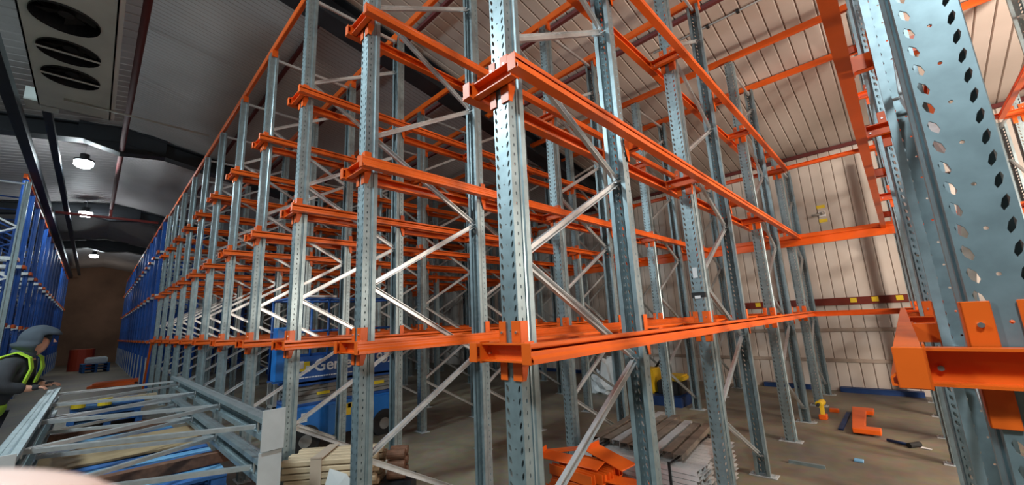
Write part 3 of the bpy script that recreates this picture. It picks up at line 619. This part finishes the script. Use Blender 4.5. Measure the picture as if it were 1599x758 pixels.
tag(link('orange_clip', bevel(MB().box(-1.12, -1.0, 8.3, 8.4, 0, 0.05).mesh('clip', 'orange'), .006, 1)), 'small orange clip on the floor by the rearmost upright', 'clip')
tag(link('steel_strip', MB().box(-1.18, -0.86, 5.45, 5.49, 0, 0.03).mesh('steel_strip', 'galv')), 'short grey steel strip on the floor beside the fourth post', 'strip')
# stickers on the wall girt and the switch
for k, x in enumerate((-2.33, -0.68, -0.36, -0.02)):
    tag(link('yellow_sticker', bevel(MB().box(x-.05, x+.05, YB-.068, YB-.0605, 1.70, 1.79).mesh('sticker', 'yellow'), .002, 1)), 'yellow sticker on the red wall girt, %s from the left' % pos[k], 'sticker', 'yellow stickers on the wall girt')
t = tag(empty('wall_bracket_light', (-0.90, YB, 3.55)), 'small wall fitting between two yellow stickers on the back wall', 'wall fitting')
link('plate', bevel(MB().box(-.06, .06, -.03, -.002, -.06, .06).mesh('plate', 'white'), .006, 1), t); link('arm', MB().tube((0, -.03, 0), (-.16, -.12, -.02), .022, 8).mesh('arm', 'scis', True), t)
link('lens', MB().tube((0, -.04, .01), (0.03, -.07, .01), .035, 12).mesh('lens', 'zinc', True), t)
for z in (0.16, -0.14): link('sticker', MB().box(-.07, .07, -.006, -.002, z-.035, z+.035).mesh('sticker', 'yellow'), t)
# machine and wrap behind
t = tag(empty('yellow_machine', (-3.45, 7.75, 0)), 'yellow and black machine on a dark blue base deep inside the racking', 'machine')
link('base', MB().box(-.5, .35, -.35, .35, 0, .17).mesh('base', 'navy'), t); link('engine', bevel(MB().box(-.15, .28, -.2, .22, .17, .42).mesh('engine', 'black'), .03, 2), t)
link('hood', bevel(MB().box(.0, .34, -.22, .2, .42, .52).mesh('hood', 'machine'), .03, 2), t); link('side_cover', bevel(MB().box(-.42, -.2, -.2, .2, .17, .62).mesh('cover', 'machine'), .03, 2), t)
link('handle', MB().tube((-.3, .15, .6), (-.12, .2, .85), .02, 8).mesh('handle', 'black', True), t)
bm = bmesh.new(); bmesh.ops.create_icosphere(bm, subdivisions=3, radius=0.3)
for v in bm.verts:
    k = 1 + 0.35 * math.sin(v.co.x * 23 + v.co.z * 17) * math.cos(v.co.y * 19); v.co = Vector((v.co.x * 1.1 * k, v.co.y * 0.8 * k, max(-0.18, v.co.z * k * 0.9))); v.co.z += 0.18
    if v.co.x > .05 and v.co.z > .3: v.co.z += 0.3
me = bpy.data.meshes.new('wrap'); bm.to_mesh(me); bm.free(); me.materials.append(M['wrap'])
tag(link('plastic_wrap_heap', me, None, (-5.0, 8.0, 0)), 'crumpled heap of clear plastic wrap deep inside the racking', 'plastic wrap')

# ------------------------------------------------------------------ the person
def person():
    t = tag(empty('person', (-7.12, -0.76, 0), -0.22), 'person in dark hooded jacket and hi vis vest leaning on the lying frames', 'person')
    V = [(0,0,.93),(0,.06,1.10),(0,.16,1.30),(0,.24,1.43),(0,.29,1.50),(0,.33,1.58),(0,.35,1.70)]
    E = [(0,1),(1,2),(2,3),(3,4),(4,5),(5,6)]; Rr = [(.15,.12),(.145,.11),(.17,.12),(.10,.08),(.055,.055),(.085,.095),(.075,.09)]
    def add(ch, start, rad):
        p = start
        for c, r in zip(ch, rad): V.append(c); Rr.append(r); E.append((p, len(V)-1)); p = len(V)-1
        return p
    for s in (-1, 1):
        hx = .20
        w_ = add([(s*hx,.22,1.42),(s*.27,.22,1.20),(s*.20,.38,1.16)], 3, [.06,.05,.036])
        h_ = add([(s*.18,.42,1.165)], w_, [(.038,.02)])
        for q in range(4): add([(s*(.205-.018*q),.465,1.168),(s*(.205-.018*q),.49-.003*q,1.155),(s*(.205-.018*q),.50,1.135)], h_, [.0095,.0085,.0075])
        add([(s*.145,.43,1.16),(s*.135,.455,1.15)], h_, [.011,.009])
        add([(s*.10,0,.86),(s*.11,.03,.48),(s*.12,-.02,.09),(s*.125,.13,.05)], 0, [.09,.062,.045,.035])
    link('body', skin('body', V, E, Rr, 'skin', 2), t)
    # face details
    hd = Vector((0, .36, 1.65))
    fc = MB(); fc.add([(-.012,.45,1.62),(.012,.45,1.62),(0,.475,1.625),(0,.445,1.665)], [(0,1,2),(0,2,3),(1,3,2),(0,3,1)])
    link('nose', fc.mesh('nose', 'skin'), t)
    for s in (-1, 1):
        link('eye', MB().tube((s*.03,.437,1.665), (s*.03,.443,1.665), .008, 10).mesh('eye', 'black'), t)
    link('mouth', MB().box(-.025,.025,.440,.452,1.588,1.594).mesh('mouth', 'redoxide'), t)
    # jacket
    V2 = [(0,0,.90),(0,.04,1.05),(0,.15,1.28),(0,.23,1.43),(0,.28,1.50)]; E2 = [(0,1),(1,2),(2,3),(3,4)]; R2 = [(.19,.15),(.185,.15),(.21,.155),(.14,.11),(.09,.09)]
    for s in (-1, 1):
        n0 = len(V2); V2 += [(s*.21,.21,1.42),(s*.28,.215,1.20),(s*.21,.37,1.162)]; R2 += [.085,.075,.055]; E2 += [(3,n0),(n0,n0+1),(n0+1,n0+2)]
    link('jacket', skin('jacket', V2, E2, R2, 'jacket', 2), t)
    for s in (-1, 1):
        link('glove', skin('glove', [(s*.20,.385,1.163),(s*.18,.43,1.168),(s*.18,.455,1.166)], [(0,1),(1,2)], [.045,(.045,.028),(.04,.024)], 'jacket', 2), t)
    V3 = [(0,0,.93)]; E3 = []; R3 = [(.16,.13)]
    for s in (-1, 1):
        n0 = len(V3); V3 += [(s*.10,0,.84),(s*.11,.03,.48),(s*.12,-.02,.12)]; R3 += [.105,.085,.07]; E3 += [(0,n0),(n0,n0+1),(n0+1,n0+2)]
    link('trousers', skin('trousers', V3, E3, R3, 'trouser', 2), t)
    for s in (-1, 1): link('boot', skin('boot', [(s*.12,-.03,.10),(s*.12,0,.06),(s*.125,.14,.045)], [(0,1),(1,2)], [.06,.055,.042], 'black', 2), t)
    # hood: open ellipsoid shell
    bm = bmesh.new(); bmesh.ops.create_uvsphere(bm, u_segments=28, v_segments=18, radius=1)
    dl = []
    for v in bm.verts:
        if v.co.y > 0.45 and v.co.z < 0.50: dl.append(v)
        v.co = Vector((v.co.x * .130, v.co.y * .150, v.co.z * .160))
        if v.co.y > 0.05 and v.co.z > 0.06: v.co.y += 0.035; v.co.z -= 0.01
        if v.co.z < -0.05: v.co.y = v.co.y * 1.15 - 0.03; v.co.x *= 1.25
    bmesh.ops.delete(bm, geom=dl, context='VERTS'); bmesh.ops.solidify(bm, geom=list(bm.faces), thickness=0.012)
    me = bpy.data.meshes.new('hood'); bm.to_mesh(me); bm.free(); me.materials.append(M['hood']); me.shade_smooth()
    link('hood', me, t, (0, .335, 1.655), (-.12, 0, 0))
    link('hood_drape', skin('hood_drape', [(0,.20,1.47),(0,.27,1.54),(0,.30,1.60)], [(0,1),(1,2)], [(.15,.12),(.12,.10),(.105,.10)], 'hood', 2), t)
    # vest straps and waist
    def strip(pts, w, name, m):
        mb = MB()
        for a, b in zip(pts, pts[1:]): mb.bar(a, b, w, 0.014, side=(1, 0, 0))
        link(name, mb.mesh(name, m), t)
    for s in (-1, 1):
        strip([(s*.155,.02,1.18),(s*.16,.05,1.36),(s*.15,.15,1.50),(s*.145,.25,1.535),(s*.14,.34,1.47),(s*.14,.36,1.36),(s*.14,.32,1.2)], .070, 'vest_strap', 'hivis')
    link('vest_waist', skin('vest_waist', [(0,0,.86),(0,.03,1.0),(0,.06,1.08)], [(0,1),(1,2)], [(.205,.165),(.205,.17),(.20,.165)], 'hivis', 2), t)
    link('reflective_band', skin('reflective_band', [(0,.02,.97),(0,.025,1.0)], [(0,1)], [(.215,.178),(.215,.178)], 'silver', 2), t)
    t.scale = (1.05, 1.05, 1.03)
    return t
person()

# ------------------------------------------------------------------ the photographer's fingertip at the lens
fm = skin('fingertip', [(-0.137,-0.043,1.6550),(-0.1095,-0.0135,1.6568),(-0.0985,-0.0021,1.6560),(-0.0925,0.0040,1.6543)], [(0,1),(1,2),(2,3)], [.0090,.0092,.0088,.0066], 'tip', 3)
o = tag(link('person_fingertip', fm), "photographer's fingertip with fingernail, just in front of the lens at lower left", 'finger')
link('fingernail', skin('fingernail', [(-0.1030,0.0000,1.6600),(-0.0980,0.0052,1.6580)], [(0,1)], [(.0042,.0012),(.0036,.0010)], 'nail', 2), o)
